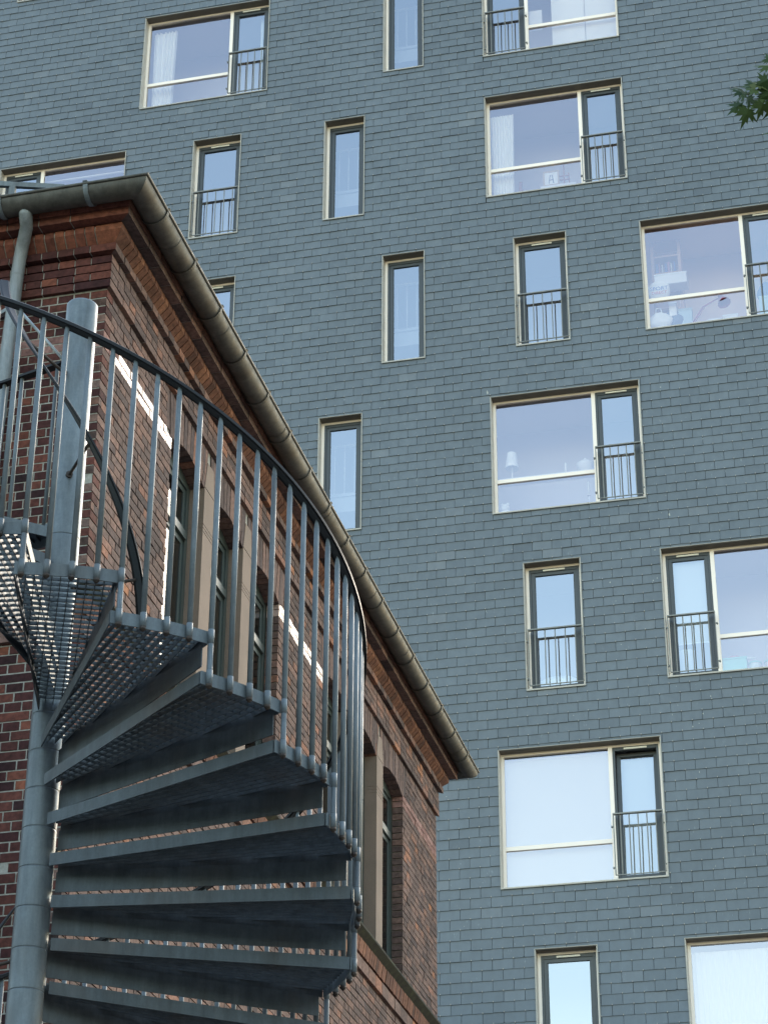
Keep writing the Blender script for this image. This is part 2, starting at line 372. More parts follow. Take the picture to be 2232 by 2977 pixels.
def slate_window(t, X, row, side, warm=False, tilt=0.):
    wd = WT[t]; zt = ROW0 - FL * row; zb = zt - H
    q = MB()                                        # sheet metal reveal with a thin proud flange
    q.box(X + .001, X + .013, D - .026, D + .14, zb + .001, zt - .013); q.box(X + wd - .013, X + wd - .001, D - .026, D + .14, zb + .001, zt - .013); q.box(X + .013, X + wd - .013, D - .026, D + .14, zb + .001, zb + .021)
    win = q.build('window', ALU, slate)
    q = MB(); q.box(X + .001, X + wd - .001, D - .026, D + .14, zt - .0128, zt - .001); q.build('shaded_head_soffit', HEADM, win)  # top of the reveal, its shade carried by the darker metal
    q = MB(); ring(q, X - .004, X + wd + .004, zb - .006, zt + .004, D - .033, D - .0285, .009, .009, .016, .008); q.build('flange', FLANGE, win)
    x0, x1, z0, z1 = X + .014, X + wd - .014, zb + .024, zt - .014
    f = MB(); ya, yb = D + .128, D + .19
    ring(f, x0, x1, z0, z1, ya, yb, .045, .03 if t != 'b' else .04, .014, .038)
    if t == 'b':
        dw = .705
        xm = (x1 - .02 - dw - .062) if side == 'r' else (x0 + .02 + dw)
        f.box(xm, xm + .062, ya - .003, yb, z0 + .014, z1 - .038)
        fx0, fx1 = (x0 + .045, xm) if side == 'r' else (xm + .062, x1 - .04)
        zm = z0 + .605
        f.box(fx0, fx1, ya - .006, yb, zm, zm + .062)
        sx0, sx1 = (xm + .062, x1 - .04) if side == 'r' else (x0 + .045, xm)
    f.build('white_frame', FRAME_W, win)
    if t == 'b':
        q = MB(); yg = D + .15
        for c0, c1 in ((z0 + .014, zm), (zm + .062, z1 - .038)):
            q.add([(fx0, yg, c0), (fx1, yg, c0), (fx1, yg, c1), (fx0, yg, c1)], [(0, 1, 2, 3)])
        q.build('fixed_pane', GLASS_L, win)
    else: sx0, sx1 = x0 + .045, x1 - .03
    sash(win, sx0, sx1, z0 + .014, z1 - .038, t != 'n', tilt)
    if t != 'n': guard(win, (sx0 - .02), (sx1 + .02), zb + .085, zb + H * .475)
    # the room behind
    q = MB(); e = .25 if t == 'b' else .12
    ra, rb, ry0, ry1, rz0, rz1 = max(X - e, XL), min(X + wd + e, XR - .12), D + .205, D + (1.5 if t != 'n' else 2.9), zb - .25, zt + .18
    vs = [(ra, ry0, rz0), (rb, ry0, rz0), (rb, ry1, rz0), (ra, ry1, rz0), (ra, ry0, rz1), (rb, ry0, rz1), (rb, ry1, rz1), (ra, ry1, rz1)]
    q.add(vs, [(0, 1, 2, 3), (7, 6, 5, 4), (1, 5, 6, 2), (2, 6, 7, 3), (3, 7, 4, 0)])
    q.build('room', ROOMW if warm else ROOM, win)
    if t == 'n':
        q = MB(); zl = zb + 1.02
        q.box(ra + .01, rb - .01, D + .62, D + 2.8, zl - .30, zl)
        q.box(ra + .01, rb - .01, D + .585, D + .618, zl - .02, zl + .035)
        q.build('stair_landing', LANDING, win)
        q = MB()
        for i in range(6):
            x = ra + .06 + (rb - ra - .12) * i / 5
            q.tube([(x, D + .63, zl + .03), (x, D + .63, zl + .95)], .008, 6)
        q.box(ra + .02, rb - .02, D + .61, D + .65, zl + .95, zl + .98)
        q.build('landing_railing', WHITE, win)
    return win
for t, x, r, s in WINS:
    slate_window(t, x, r, s, warm=(t == 'b' and r == 2), tilt=(R_(3.2) if (t == 'b' and r == 5) else 0.))
def wz(row): return ROW0 - FL * row - H        # bottom of a window

# ---- things seen behind the slate building's glass
def one(mb, name, m, label, cat, group=None): return tag(mb.build(name, m), label, cat, group)
def curtain(x0, x1, y, z0, z1, folds, amp, label, group, m=CLOTH_W):
    q = MB(); n = folds * 8; vs = []
    for j, z in enumerate((z0, z0 + (z1 - z0) * .5, z1)):
        for i in range(n + 1):
            u = i / n; a = amp * (1 - .35 * j / 2)
            vs.append((x0 + (x1 - x0) * u + (.03 * (j - 1) * (u - .5)), y + a * math.sin(u * folds * 6.283 + 1.1 * math.sin(u * 9)) + .3 * a * math.sin(u * folds * 15 + 1), z))
    q.add(vs, [(j * (n + 1) + i, j * (n + 1) + i + 1, (j + 1) * (n + 1) + i + 1, (j + 1) * (n + 1) + i) for j in range(2) for i in range(n)], smooth=True)
    return one(q, 'curtain', m, label, 'curtain', group)
b0 = wz(0)
curtain(-11.97, -11.55, D + .33, b0 - .1, b0 + 2.06, 6, .035, 'white curtain gathered at the wide left pane of the topmost left window', 'curtains behind the slate building windows')
curtain(-9.90, -9.66, D + .36, b0 - .1, b0 + 2.06, 4, .03, 'narrow white curtain behind the balustraded sash of the topmost left window', 'curtains behind the slate building windows')
b1 = wz(1)
curtain(-5.60, -5.22, D + .33, b1 - .1, b1 + 2.0, 9, .016, 'straight white curtain beside the window with a small framed picture', 'curtains behind the slate building windows')
def blind(x0, x1, y, z0, z1, label, m=BLIND):
    t = thing('roller_blind', ((x0 + x1) / 2, y, z0), label, 'blind', 'white roller blinds')
    q = MB(); q.box(x0, x1, y, y + .004, z0, z1 - .05); q.build('fabric', m, t)
    q = MB(); q.tube([(x0, y + .02, z1 - .03), (x1, y + .02, z1 - .03)], .022, 10); q.build('roller_tube', WHITE, t)
    q = MB(); q.box(x0, x1, y - .004, y + .008, z0 - .018, z0); q.build('bottom_bar', WHITE, t)
b5 = wz(5)
blind(-5.62, -4.03, D + .26, b5 + .0, b5 + 2.13, 'white blind closed over the wide pane next to the tilted open sash')
blind(-3.93, -3.30, D + .36, b5 + .16, b5 + 2.05, 'narrow white blind behind the sash that is tilted open')
b4 = wz(4)
blind(-3.02, -2.33, D + .26, b4 + .66, b4 + 2.13, 'white blind two thirds down above a white bin')
blind(-4.45, -3.86, D + .26, b0 + .0, b0 + 2.13, 'white blind panel left of the other at the topmost right window, beside a propped sheet', CLOTH_W)
blind(-3.85, -3.26, D + .275, b0 + .0, b0 + 2.13, 'rightmost white blind panel at the topmost right window', CLOTH_W)
q = MB(); q.box(-4.86, -4.62, D + .25, D + .256, b0 + .66, b0 + 1.12); one(q, 'paper_sheet', WHITE, 'white sheet propped upright against the glass beside white blind panels', 'sheet')
b6 = wz(6)
curtain(-3.02, -.80, D + .3, b6 - .1, b6 + 2.06, 26, .008, 'wide sheer white curtain filling the lowest right window', 'curtains behind the slate building windows', SHEER)
# chair back, top left window
q = MB(); q.box(-11.44, -11.02, D + .55, D + .59, b0 + .0, b0 + .48); q.box(-11.42, -11.04, D + .60, D + 1.0, b0 - .02, b0 + .04)
one(q, 'chair', plain('blue_fabric', (.12, .22, .42)), 'blue chair back low beside the white curtain of the topmost left window', 'chair')
# top of the left window above the gutter: a white curtain rail
q = MB(); q.tube([(-13.9, D + .3, b1 + 1.98), (-12.4, D + .3, b1 + 1.98)], .02, 8); one(q, 'curtain_rail', WHITE, 'white curtain rail across the window above the brick house gutter', 'curtain rail')
# lamp window (row 3)
b3 = wz(3); yl = D + .32; zs = 18.47 + ZC
lamp = thing('table_lamp', (-5.40, yl, zs - .03), 'white table lamp with drum shade in the window above the brick gable end', 'lamp')
q = MB(); q.lathe([(.11, .34), (.075, .62)], (-5.40, yl, zs - .14), 24); q.lathe([(.105, .345), (.07, .615)], (-5.40, yl, zs - .14), 24); q.build('lamp_shade', CLOTH_W, lamp)
q = MB(); q.tube([(-5.40, yl, zs - .03), (-5.40, yl, zs + .25)], .011, 8); q.lathe([(0, .0), (.07, .0), (.07, .02), (.011, .035)], (-5.40, yl, zs - .03), 16); q.build('lamp_stand', WHITE, lamp)
q = MB(); q.box(-5.60, -3.98, D + .22, D + .45, zs - .055, zs - .03); one(q, 'window_shelf', WHITE, 'white shelf board behind the transom carrying a lamp and a tureen', 'shelf')
def candle(x, z, h, label, stick=0.):
    t = thing('candle', (x, D + .3, z), label, 'candle', 'white candles in the lamp window')
    q = MB(); q.lathe([(0, 0), (.018, 0), (.017, h), (.004, h + .02), (0, h + .022)], (x, D + .3, z + stick), 12); q.build('wax', WHITE, t)
    if stick:
        q = MB(); q.lathe([(0, 0), (.045, 0), (.045, .012), (.01, .03), (.008, stick - .03), (.022, stick), (0, stick)], (x, D + .3, z), 14); q.build('candlestick', mat('silver', None, (.6, .6, .62), .25, .9), t)
candle(-4.53, zs - .03, .20, 'white candle without a stick beside the lidded tureen')
candle(-4.18, b3 + .03, .24, 'white candle on a silver stick below the tureen, left of its twin', .3)
candle(-4.05, b3 + .03, .24, 'white candle on a silver stick closest to the window mullion', .3)
tu = thing('tureen', (-4.22, D + .34, zs - .03), 'white lidded tureen on the window shelf near the balustraded sash', 'tureen')
q = MB(); q.lathe([(0, 0), (.06, 0), (.07, .02), (.12, .07), (.145, .13), (.15, .16), (.13, .165)], (-4.22, D + .34, zs - .03), 24); q.build('bowl', WHITE, tu)
q = MB(); q.lathe([(.13, .16), (.10, .20), (.04, .225), (.018, .235), (.026, .255), (.016, .275), (0, .28)], (-4.22, D + .34, zs - .03), 24); q.build('lid', WHITE, tu)
def blob(mb, c, r, sc=(1, 1, 1), seed=0, amp=.18, n=14):
    rn = random.Random(seed); vs = []; ph = [rn.uniform(0, 6) for _ in range(6)]
    for i in range(n + 1):
        th = math.pi * i / n
        for k in range(n * 2):
            a = math.pi * k / n
            d = 1 + amp * (math.sin(3 * a + ph[0] + 2 * th) * .5 + math.sin(5 * th + ph[1] + a) * .5 + .5 * math.sin(7 * a + ph[2]) * math.sin(th * 4 + ph[3]))
            vs.append((c[0] + r * sc[0] * d * math.sin(th) * math.cos(a), c[1] + r * sc[1] * d * math.sin(th) * math.sin(a), c[2] + r * sc[2] * d * math.cos(th)))
    m = n * 2
    mb.add(vs, [(i * m + k, (i + 1) * m + k, (i + 1) * m + (k + 1) % m, i * m + (k + 1) % m) for i in range(n) for k in range(m)], smooth=True)
bear = thing('soft_toy', (-5.53, D + .33, b3), 'white soft toy sitting in the lower left corner of the lamp window', 'soft toy')
q = MB(); blob(q, (-5.53, D + .34, b3 + .1), .13, (1, .8, 1.1), 3, .06); q.build('torso', CLOTH_W, bear)
q = MB(); blob(q, (-5.53, D + .32, b3 + .28), .075, (1, .9, 1), 4, .03); blob(q, (-5.575, D + .32, b3 + .345), .026, seed=5, n=8); blob(q, (-5.485, D + .32, b3 + .345), .026, seed=6, n=8); q.build('head', CLOTH_W, bear)
q = MB(); blob(q, (-5.20, D + .5, b3 + .03), .14, (1.2, .7, .6), 11, .12); one(q, 'cushion', CLOTH_W, 'crumpled pale cushion beside the white soft toy', 'cushion')
# framed picture and easel (row 1, right)
zs = 24.12 + ZC
q = MB(); q.box(-4.76, -4.14, D + .22, D + .36, zs - .03, zs + .012); one(q, 'window_shelf', WHITE, 'small white shelf holding a framed picture behind the lower pane', 'shelf')
pic = thing('framed_picture', (-4.58, D + .24, zs), 'small framed picture with dark A shaped strokes on a white shelf', 'picture')
q = MB(); ring(q, -4.71, -4.43, zs + .013, zs + .33, D + .235, D + .26, .028, .028, .028, .028); q.build('picture_frame', plain('pale_wood', (.55, .42, .32)), pic)
q = MB(); q.box(-4.682, -4.458, D + .245, D + .252, zs + .041, zs + .302); q.build('picture_sheet', WHITE, pic)
q = MB(); ink = plain('dark_ink', (.03, .06, .14))
yk = D + .243
q.bar((-4.61, yk, zs + .07), (-4.585, yk, zs + .25), .014, .003, (0, 1, 0)); q.bar((-4.53, yk, zs + .07), (-4.555, yk, zs + .25), .014, .003, (0, 1, 0)); q.bar((-4.60, yk, zs + .14), (-4.54, yk, zs + .14), .014, .003, (0, 1, 0))
q.build('picture_strokes', ink, pic)
q = MB(); wood = plain('reddish_wood', (.34, .14, .10))
q.bar((-4.35, D + .27, zs + .01), (-4.35, D + .27, zs + .52), .02, .02, (0, 1, 0)); q.bar((-4.45, D + .27, zs + .01), (-4.44, D + .27, zs + .26), .018, .018, (0, 1, 0)); q.bar((-4.26, D + .27, zs + .01), (-4.27, D + .27, zs + .26), .018, .018, (0, 1, 0))
q.bar((-4.46, D + .26, zs + .12), (-4.25, D + .26, zs + .12), .02, .02); q.bar((-4.45, D + .26, zs + .2), (-4.26, D + .26, zs + .2), .02, .02)
one(q, 'table_easel', wood, 'small reddish wooden table easel beside the framed picture', 'easel')
q = MB(); q.bar((-5.18, D + .5, b1 + .0), (-5.14, D + .5, b1 + .62), .05, .05, (0, 1, 0)); q.bar((-5.05, D + .55, b1), (-5.12, D + .5, b1 + .45), .04, .04, (0, 1, 0)); q.bar((-5.2, D + .5, b1 + .3), (-5.04, D + .5, b1 + .32), .03, .03)
one(q, 'folded_stand', wood, 'reddish folded wooden stand next to the straight white curtain', 'stand')
# desk window (row 2, right edge)
b2 = wz(2); z = lambda v: v + ZC
shelf = thing('bookshelf', (-2.75, D + .7, b2), 'wooden shelf unit behind the logo bag in the right edge window', 'shelf')
q = MB(); pale = plain('beech_wood', (.52, .33, .24))
for x in (-3.0, -2.55): q.box(x, x + .05, D + .62, D + .92, b2 - .2, z(22.95))
q.build('side_panel', pale, shelf)
for zz in (21.55, 21.95, 22.28, 22.62, 22.92):
    q = MB(); q.box(-2.949, -2.551, D + .63, D + .92, z(zz), z(zz) + .03); q.build('shelf_board', pale, shelf)
q = MB()
for i in range(7):
    x = -2.93 + i * .05; q.box(x, x + random.uniform(.02, .04), D + .68, D + .88, z(22.311), z(22.311) + random.uniform(.17, .24), m=i % 3)
tag(q.build('books', [plain('book_blue', (.08, .12, .3)), plain('book_rose', (.4, .16, .2)), plain('book_cream', (.6, .56, .48))]), 'row of mixed books on the shelf unit behind the logo bag', 'books', kind='stuff')
def carton(x0, x1, y0, y1, z0, z1, m, label):
    t = thing('box', ((x0 + x1) / 2, (y0 + y1) / 2, z0), label, 'box', 'boxes behind the right edge windows')
    q = MB(); q.box(x0, x1, y0, y1, z0, z1 - .03); q.build('body', m, t)
    q = MB(); q.box(x0 - .006, x1 + .006, y0 - .006, y1 + .006, z1 - .03, z1); q.build('lid', m, t)
carton(-2.93, -2.40, D + .30, D + .55, z(21.84), z(22.05), WHITE, 'long white carton standing behind the logo bag')
carton(-2.72, -2.60, D + .3, D + .5, z(21.2), z(21.46), WHITE, 'tall white carton beside the dark bundle of cloth')
carton(-2.58, -2.36, D + .34, D + .5, z(21.0), z(21.34), plain('pale_blue_card', (.45, .62, .68)), 'pale blue carton behind the base of the desk lamp')
bag = thing('shopping_bag', (-2.88, D + .28, z(21.55)), 'white drawstring bag printed SPORT DIRECT behind the transom', 'bag')
q = MB(); blob(q, (-2.87, D + .34, z(21.74)), .19, (1.0, .42, 1.05), 21, .05); q.tube([(-2.92, D + .33, z(21.92)), (-2.87, D + .33, z(21.98)), (-2.82, D + .33, z(21.92))], .008, 6); q.build('bag_body', CLOTH_W, bag)
def text(s, size, loc, m, parent, name):
    cv = bpy.data.curves.new(name, 'FONT'); cv.body = s; cv.size = size; cv.align_x = 'CENTER'; cv.extrude = .001
    o = bpy.data.objects.new(name, cv); COL.objects.link(o); bpy.context.view_layer.update()
    me = bpy.data.meshes.new_from_object(o.evaluated_get(bpy.context.evaluated_depsgraph_get())); bpy.data.objects.remove(o)
    Mx = Matrix.Translation(loc) @ Matrix.Rotation(math.pi / 2, 4, 'X'); me.transform(Mx); me.materials.append(m)
    o = bpy.data.objects.new(name, me); COL.objects.link(o); adopt(o, parent); return o
text('SPORT', .10, Vector((-2.86, D + .245, z(21.70))), plain('navy_print', (.06, .16, .42)), bag, 'bag_lettering')
text('DIRECT', .075, Vector((-2.86, D + .245, z(21.625))), plain('red_print', (.6, .05, .05)), bag, 'bag_lettering')
q = MB(); blob(q, (-2.87, D + .32, z(21.10)), .19, (1.05, .6, .95), 31, .10); q.tube([(-2.95, D + .3, z(21.26)), (-2.93, D + .29, z(21.37)), (-2.86, D + .29, z(21.36)), (-2.84, D + .3, z(21.26))], .012, 6)
one(q, 'carrier_bag', CLOTH_W, 'stuffed white plastic carrier bag in the lower corner beside dark cloth', 'bag')
q = MB(); blob(q, (-2.66, D + .45, z(21.12)), .22, (1.0, .7, 1.0), 41, .14); one(q, 'cloth_bundle', plain('dark_blue_cloth', (.10, .17, .26)), 'dark blue bundle of cloth behind the stuffed carrier bag', 'cloth')
dl = thing('desk_lamp', (-2.36, D + .27, z(20.95)), 'red jointed desk lamp arching over the papers in the window', 'lamp')
redm = plain('dusty_red_metal', (.42, .10, .14), .35)
q = MB(); q.tube([(-2.37, D + .27, z(20.96)), (-2.17, D + .27, z(21.27))], .012, 8); q.tube([(-2.345, D + .29, z(20.96)), (-2.145, D + .29, z(21.27))], .007, 8); q.tube([(-2.17, D + .27, z(21.27)), (-1.92, D + .27, z(21.40))], .012, 8); q.tube([(-2.17, D + .29, z(21.29)), (-1.92, D + .29, z(21.42))], .007, 8); q.build('arm', redm, dl)
q = MB(); q.lathe([(0, 0), (.09, 0), (.09, .025), (.02, .035), (0, .035)], (-2.37, D + .29, z(20.93)), 18); q.build('lamp_foot', redm, dl)
q = MB()
ax = Vector((.35, -.25, -1)).normalized(); o0 = Vector((-1.87, D + .27, z(21.42))); rr = [(.03, -.06), (.045, .0), (.06, .05), (.105, .15), (.112, .16)]
u = ax.orthogonal().normalized(); v2 = ax.cross(u)
vs = [o0 + ax * h + (u * math.cos(6.283 * k / 18) + v2 * math.sin(6.283 * k / 18)) * r for r, h in rr for k in range(18)]
q.add(vs, [(i * 18 + k, i * 18 + (k + 1) % 18, (i + 1) * 18 + (k + 1) % 18, (i + 1) * 18 + k) for i in range(4) for k in range(18)] + [tuple(range(18))], smooth=True); q.build('lamp_head', redm, dl)
carton(-1.86, -1.62, D + .26, D + .5, z(20.98), z(21.06), WHITE, 'flat white box right of the desk lamp on the window ledge')
q = MB()
for i in range(5): q.box(-2.22 + .03 * i, -1.95 + .03 * i, D + .25, D + .45, z(20.955) + .012 * i, z(20.966) + .012 * i)
one(q, 'paper_stack', WHITE, 'untidy stack of papers under the red desk lamp', 'papers')
q = MB(); q.box(-2.9, -.8, D + .22, D + .75, z(20.92), z(20.945)); one(q, 'window_desk', WHITE, 'white desk top along the bottom of the right edge window', 'desk')
q = MB(); blob(q, (-1.12, D + .5, z(21.52)), .18, (.9, .6, 1.25), 51, .08); one(q, 'coat', plain('blue_cloth', (.13, .20, .42)), 'blue coat hanging behind the sash at the right photo edge', 'coat')
carton(-1.26, -.95, D + .27, D + .45, z(20.96), z(21.34), plain('white_green_card', (.6, .74, .7)), 'pale box behind the balusters at the right photo edge')
# sill things, row 4
q = MB(); blob(q, (-4.78, D + .42, wz(4) + .20), .34, (1.1, .45, .55), 61, .08); one(q, 'duvet', CLOTH_W, 'white duvet heaped at the foot of a balustraded window', 'duvet')
q = MB(); q.lathe([(0, 0), (.12, 0), (.15, .44), (.155, .45), (.14, .45), (.11, .03), (0, .03)], (-2.82, D + .42, b4 + .12), 24); one(q, 'waste_bin', WHITE, 'white cylindrical bin on the floor below the raised white blind', 'bin')
mint = plain('mint_plastic', (.22, .62, .50), .4)
gb = thing('storage_box', (-2.10, D + .32, b4), 'large mint green plastic box behind the lower pane', 'box', 'mint green plastic boxes')
q = MB(); q.box(-2.29, -1.93, D + .22, D + .48, b4 + .03, b4 + .31); q.build('body', mint, gb)
q = MB(); q.box(-2.30, -1.92, D + .21, D + .49, b4 + .31, b4 + .335); q.build('lid', mint, gb)
for i, (x, lb) in enumerate(((-1.81, 'small mint lidded tub next to the large mint green box'), (-1.58, 'small mint lidded tub next to the right photo edge'))):
    t = thing('lidded_tub', (x, D + .3, b4), lb, 'tub', 'mint lidded tubs')
    q = MB(); q.lathe([(0, 0), (.075, 0), (.092, .19)], (x, D + .3, b4 + .03), 18); q.build('body', plain('milky_plastic', (.7, .78, .74), .4) if i == 0 else plain('rosy_plastic', (.7, .6, .62), .4), t)
    q = MB(); q.lathe([(.1, .19), (.102, .215), (.07, .222), (0, .224)], (x, D + .3, b4 + .03), 18); q.build('lid', mint, t)
q = MB(); q.tube([(-2.06, D + .33, b4 + .37), (-1.80, D + .31, b4 + .335)], .012, 8); one(q, 'kitchen_spoon', WHITE, 'white handled utensil lying across the large mint box', 'utensil')
q = MB(); blob(q, (-2.12, D + .36, b4 + .38), .07, (1.4, .8, .7), 71, .1); one(q, 'oven_cloth', plain('rose_cloth', (.55, .25, .25)), 'rose coloured cloth crumpled on the large mint box', 'cloth')

# ================================================================== BRICK BUILDING
AL = R_(.85); exl = Vector((math.cos(AL), -math.sin(AL), 0)); eyl = Vector((math.sin(AL), math.cos(AL), 0))
CO = Vector((-4.87965, 12.2, ZC))
def L(x, y, z): return CO + exl * x + eyl * y + Vector((0, 0, z))
brick = thing('brick_building', L(-4, 5, -ZC), 'old dark red brick building with stepped cornice, zinc gutter and stone window mullions', 'building')
LEN = 9.98; WID = 12.0; CH = .0667
FTOP = 9.072
G1 = (1.43, 4.19); G2 = (5.59, 8.51)
WN = [(1.43, 2.182), (2.42, 3.165), (3.40, 4.19), (5.59, 6.40), (6.645, 7.455), (7.70, 8.51)]
MUL = [(2.182, 2.42), (3.165, 3.40), (6.40, 6.645), (7.455, 7.70)]
SILL = 6.755; SPR = 8.70
def arc(y, w):
    c = (w[0] + w[1]) / 2; h = (w[1] - w[0]) / 2; u = (y - c) / h
    return SPR + .085 * (1 - u * u)
ATOP = 9.045
def Pf(s, p, z): return L(s, -p, z)            # front wall: s = x'
def Pr(s, p, z): return L(p, s, z)             # side wall: s = y'
def unit(mb, P, s0, s1, z0, z1, t=None, m=0, d=.108, j=True):
    a = random.gauss(0, .0016) if j else 0
    mb.box(s0, s1, -d, a, z0, z1, t, m, T=lambda s, p, z: P(s, p, z))
def wall(P, s_lo, s_hi, corner, holes, z_lo, z_hi, tints, pale_band):
    mb = MB(); k0 = math.floor((z_lo - 8.60) / CH); k1 = math.ceil((z_hi - 8.60) / CH - .01)
    for k in range(k0, k1):
        z0 = 8.60 + k * CH; z1 = min(z0 + CH - .0105, z_hi); band = k in (0, 1)
        own = (k % 2 == 0)
        lo, hi = s_lo, s_hi
        if corner == 'hi' and not own: hi = s_hi - .119
        if corner == 'lo' and own: lo = s_lo + .119
        kind = k % 4; L_ = .119 if kind in (0, 2) else .238; ph = {0: 0, 2: 0, 1: .0595, 3: .1785}[kind]
        n0 = math.floor((lo - ph) / L_) - 1
        n = n0
        while True:
            a = ph + n * L_; n += 1; b = a + L_ - .0105
            if a > hi: break
            a = max(a, lo); b = min(b, hi)
            if a - lo < .06: a = lo
            if hi - b < .06: b = hi
            if b - a < .045: continue
            t = tints()
            for r0, r1, q0, q1 in clip_rects((a, b, z0, z1), holes):
                if r1 - r0 > .02 and q1 - q0 > .02: unit(mb, P, r0, r1, q0, q1, t, (2 if corner == 'lo' and (r0 < .2 or r0 > 8.2) else 1) if band and pale_band else 0)  # far end of the band painted duller where no bright sky is mirrored
    return mb
tf_ = lambda: min(1, max(0, random.betavariate(2, 2.6)))
fw = wall(Pf, -4.2, 0, 'hi', [], 3.3, FTOP, tf_, True)
fw.build('front_wall', [BRICK, PINK], brick)
hs = [(G1[0], G1[1], SILL, ATOP), (G2[0], G2[1], SILL, ATOP), (G1[0] - .13, G1[0], SPR + .0, ATOP), (G1[1], G1[1] + .13, SPR + .03, ATOP), (G2[0] - .13, G2[0], SPR + .03, ATOP), (G2[1], G2[1] + .13, SPR + .03, ATOP)]
sw = wall(Pr, 0, LEN, 'lo', hs, 3.3, FTOP, lambda: min(1, random.betavariate(1.8, 2.1)), True)
# soldier arches over the windows
for G in ((0, 3, G1), (3, 6, G2)):
    ws = WN[G[0]:G[1]]; g0, g1 = G[2]
    n = round((g1 - g0 + .24) / .0745); st = (g1 - g0 + .24) / n
    for i in range(n):
        a = g0 - .12 + i * st; b = a + st - .0085; c = (a + b) / 2
        inside = [w for w in ws if w[0] - .035 < c < w[1] + .035]
        if inside:
            w_ = inside[0]; za, zb_ = arc(min(max(a, w_[0]), w_[1]), w_), arc(min(max(b, w_[0]), w_[1]), w_); lean = (c - (w_[0] + w_[1]) / 2) * .12
        else:
            if g0 < c < g1: continue
            za = zb_ = SPR + .04; lean = -.05 if c < g0 else .05
        zt_ = ATOP + .012; t = random.betavariate(1.6, 2.4); j = random.gauss(0, .0015)
        f = [(a, j, za), (b, j, zb_), (b + lean, j, zt_), (a + lean, j, zt_)]
        split = random.random() < .45
        def prism(f, dd=.12):
            vs = [Pr(s, p, z) for s, p, z in f] + [Pr(s, -dd, z) for s, p, z in f]
            sw.add(vs, [(0, 1, 2, 3), (0, 4, 5, 1), (1, 5, 6, 2), (2, 6, 7, 3), (3, 7, 4, 0)], t)
        prism(f)
sw.build('side_wall', [BRICKW, PALE, PINK], brick)
bk = MB()
for r in clip_rects((-WID, 0 - .008, 0, 9.7 + ZC), []): bk.box(r[0], r[1], -.16, -.0035, r[2] - ZC, r[3] - ZC, T=lambda s, p, z: Pf(s, p, z))
bh = [(a - .014, b + .014, SILL - .02, SPR + .098) for a, b in WN]
for r in clip_rects((0.009, LEN, -ZC, 9.70), bh):
    bk.box(r[0], r[1], -.115, -.0095, r[2], r[3], T=lambda s, p, z: Pr(s, p, z))
bk.box(-WID, -.01, LEN - .2, LEN, -ZC, 9.7, T=lambda x, y, z: L(x, y, z)); bk.box(-WID, -WID + .2, .2, LEN - .2, -ZC, 9.7, T=lambda x, y, z: L(x, y, z))
bk.build('mortar_backing', MORTAR, brick)
lowm = brick_mat('lower_brick', BR)
lo = MB(); lo.box(-WID, .001, -.001, .05, -ZC, 3.3, T=lambda x, y, z: L(x, y, z)); lo.box(-.05, .0015, .05, LEN, -ZC, 3.3, T=lambda x, y, z: L(x, y, z)); lo.build('wall_base', lowm, brick)
ext = MB()
for k in range(0, 88):
    z0 = 3.3 + k * CH
    if z0 + CH > FTOP: break
    off = .06 if k % 2 else 0
    for n in range(33):
        a = -WID + n * .238 + off
        if a + .2275 < -4.2: unit(ext, Pf, a, a + .2275, z0, z0 + CH - .0105, tf_())
ext.build('front_wall_extension', BRICK, brick)

# cornice runs of profiled bricks with a mitred corner
def run(name, prof, L_, m, m2=None, mortar=DARKMORTAR, header_t=lambda: random.random(), gap=.0095, s_front=-4.2):
    mb = MB(); n = len(prof)
    for P, a0, a1, mit in ((Pf, s_front, 0, 'hi'), (Pr, 0, LEN, 'both')):
        cnt = max(1, round((a1 - a0) / L_)); st = (a1 - a0) / cnt
        for i in range(cnt):
            s0 = a0 + i * st; s1 = s0 + st - gap
            m0 = (mit == 'both' and i == 0); m1 = (i == cnt - 1)
            if m1: s1 = a1
            t = header_t(); j = random.gauss(0, .0014)
            e0 = [P(s0 - (p if m0 else 0), p + j, z) for p, z in prof]
            e1 = [P(s1 + (p if m1 else 0), p + j, z) for p, z in prof]
            vs = e0 + e1
            fs = [(k, (k + 1) % n, (k + 1) % n + n, k + n) for k in range(n)] + [tuple(range(n - 1, -1, -1)), tuple(range(n, 2 * n))]
            mb.add(vs, fs, t, 0 if P is Pf else 2)
        pr2 = [(p - .007 if p > .0 else p, z + (.004 if k < n / 2 else -.004)) for k, (p, z) in enumerate(prof)]
        e0 = [P(a0 - (p if mit == 'both' else 0), p, z) for p, z in pr2]; e1 = [P(a1 + p, p, z) for p, z in pr2]
        mb.add(e0 + e1, [(k, (k + 1) % n, (k + 1) % n + n, k + n) for k in range(n)], .5, 1)
    return mb.build(name, [m, mortar, m2 or m], brick)
def rect(p, z0, z1): return [(-.05, z0), (p, z0), (p, z1), (-.05, z1)]
dk = lambda: random.betavariate(1.5, 1.5)
for i in range(4):
    run('frieze_course', rect(.028, FTOP + i * CH, FTOP + (i + 1) * CH - .0095), .119 if i % 2 else .238, BRICK, BRICKW, MORTAR, lambda: .1 + .9 * dk())
run('string_course', rect(.066, 9.345, 9.403), .119, BRICK, BRICKW, MORTAR, dk)
run('chamfered_course', [(-.05, 9.41), (.046, 9.41), (.115, 9.482), (.118, 9.526), (-.05, 9.526)], .0745, CORN, CORNS, MORTAR, lambda: random.betavariate(2, 2))
run('crown_course', rect(.192, 9.540, 9.597), .238, CORN, BRICKW, MORTAR, lambda: random.betavariate(1.3, 2.4))
run('crown_course', rect(.200, 9.606, 9.664), .238, CORN, CORNS, DARKMORTAR, lambda: random.betavariate(1.3, 2.4))
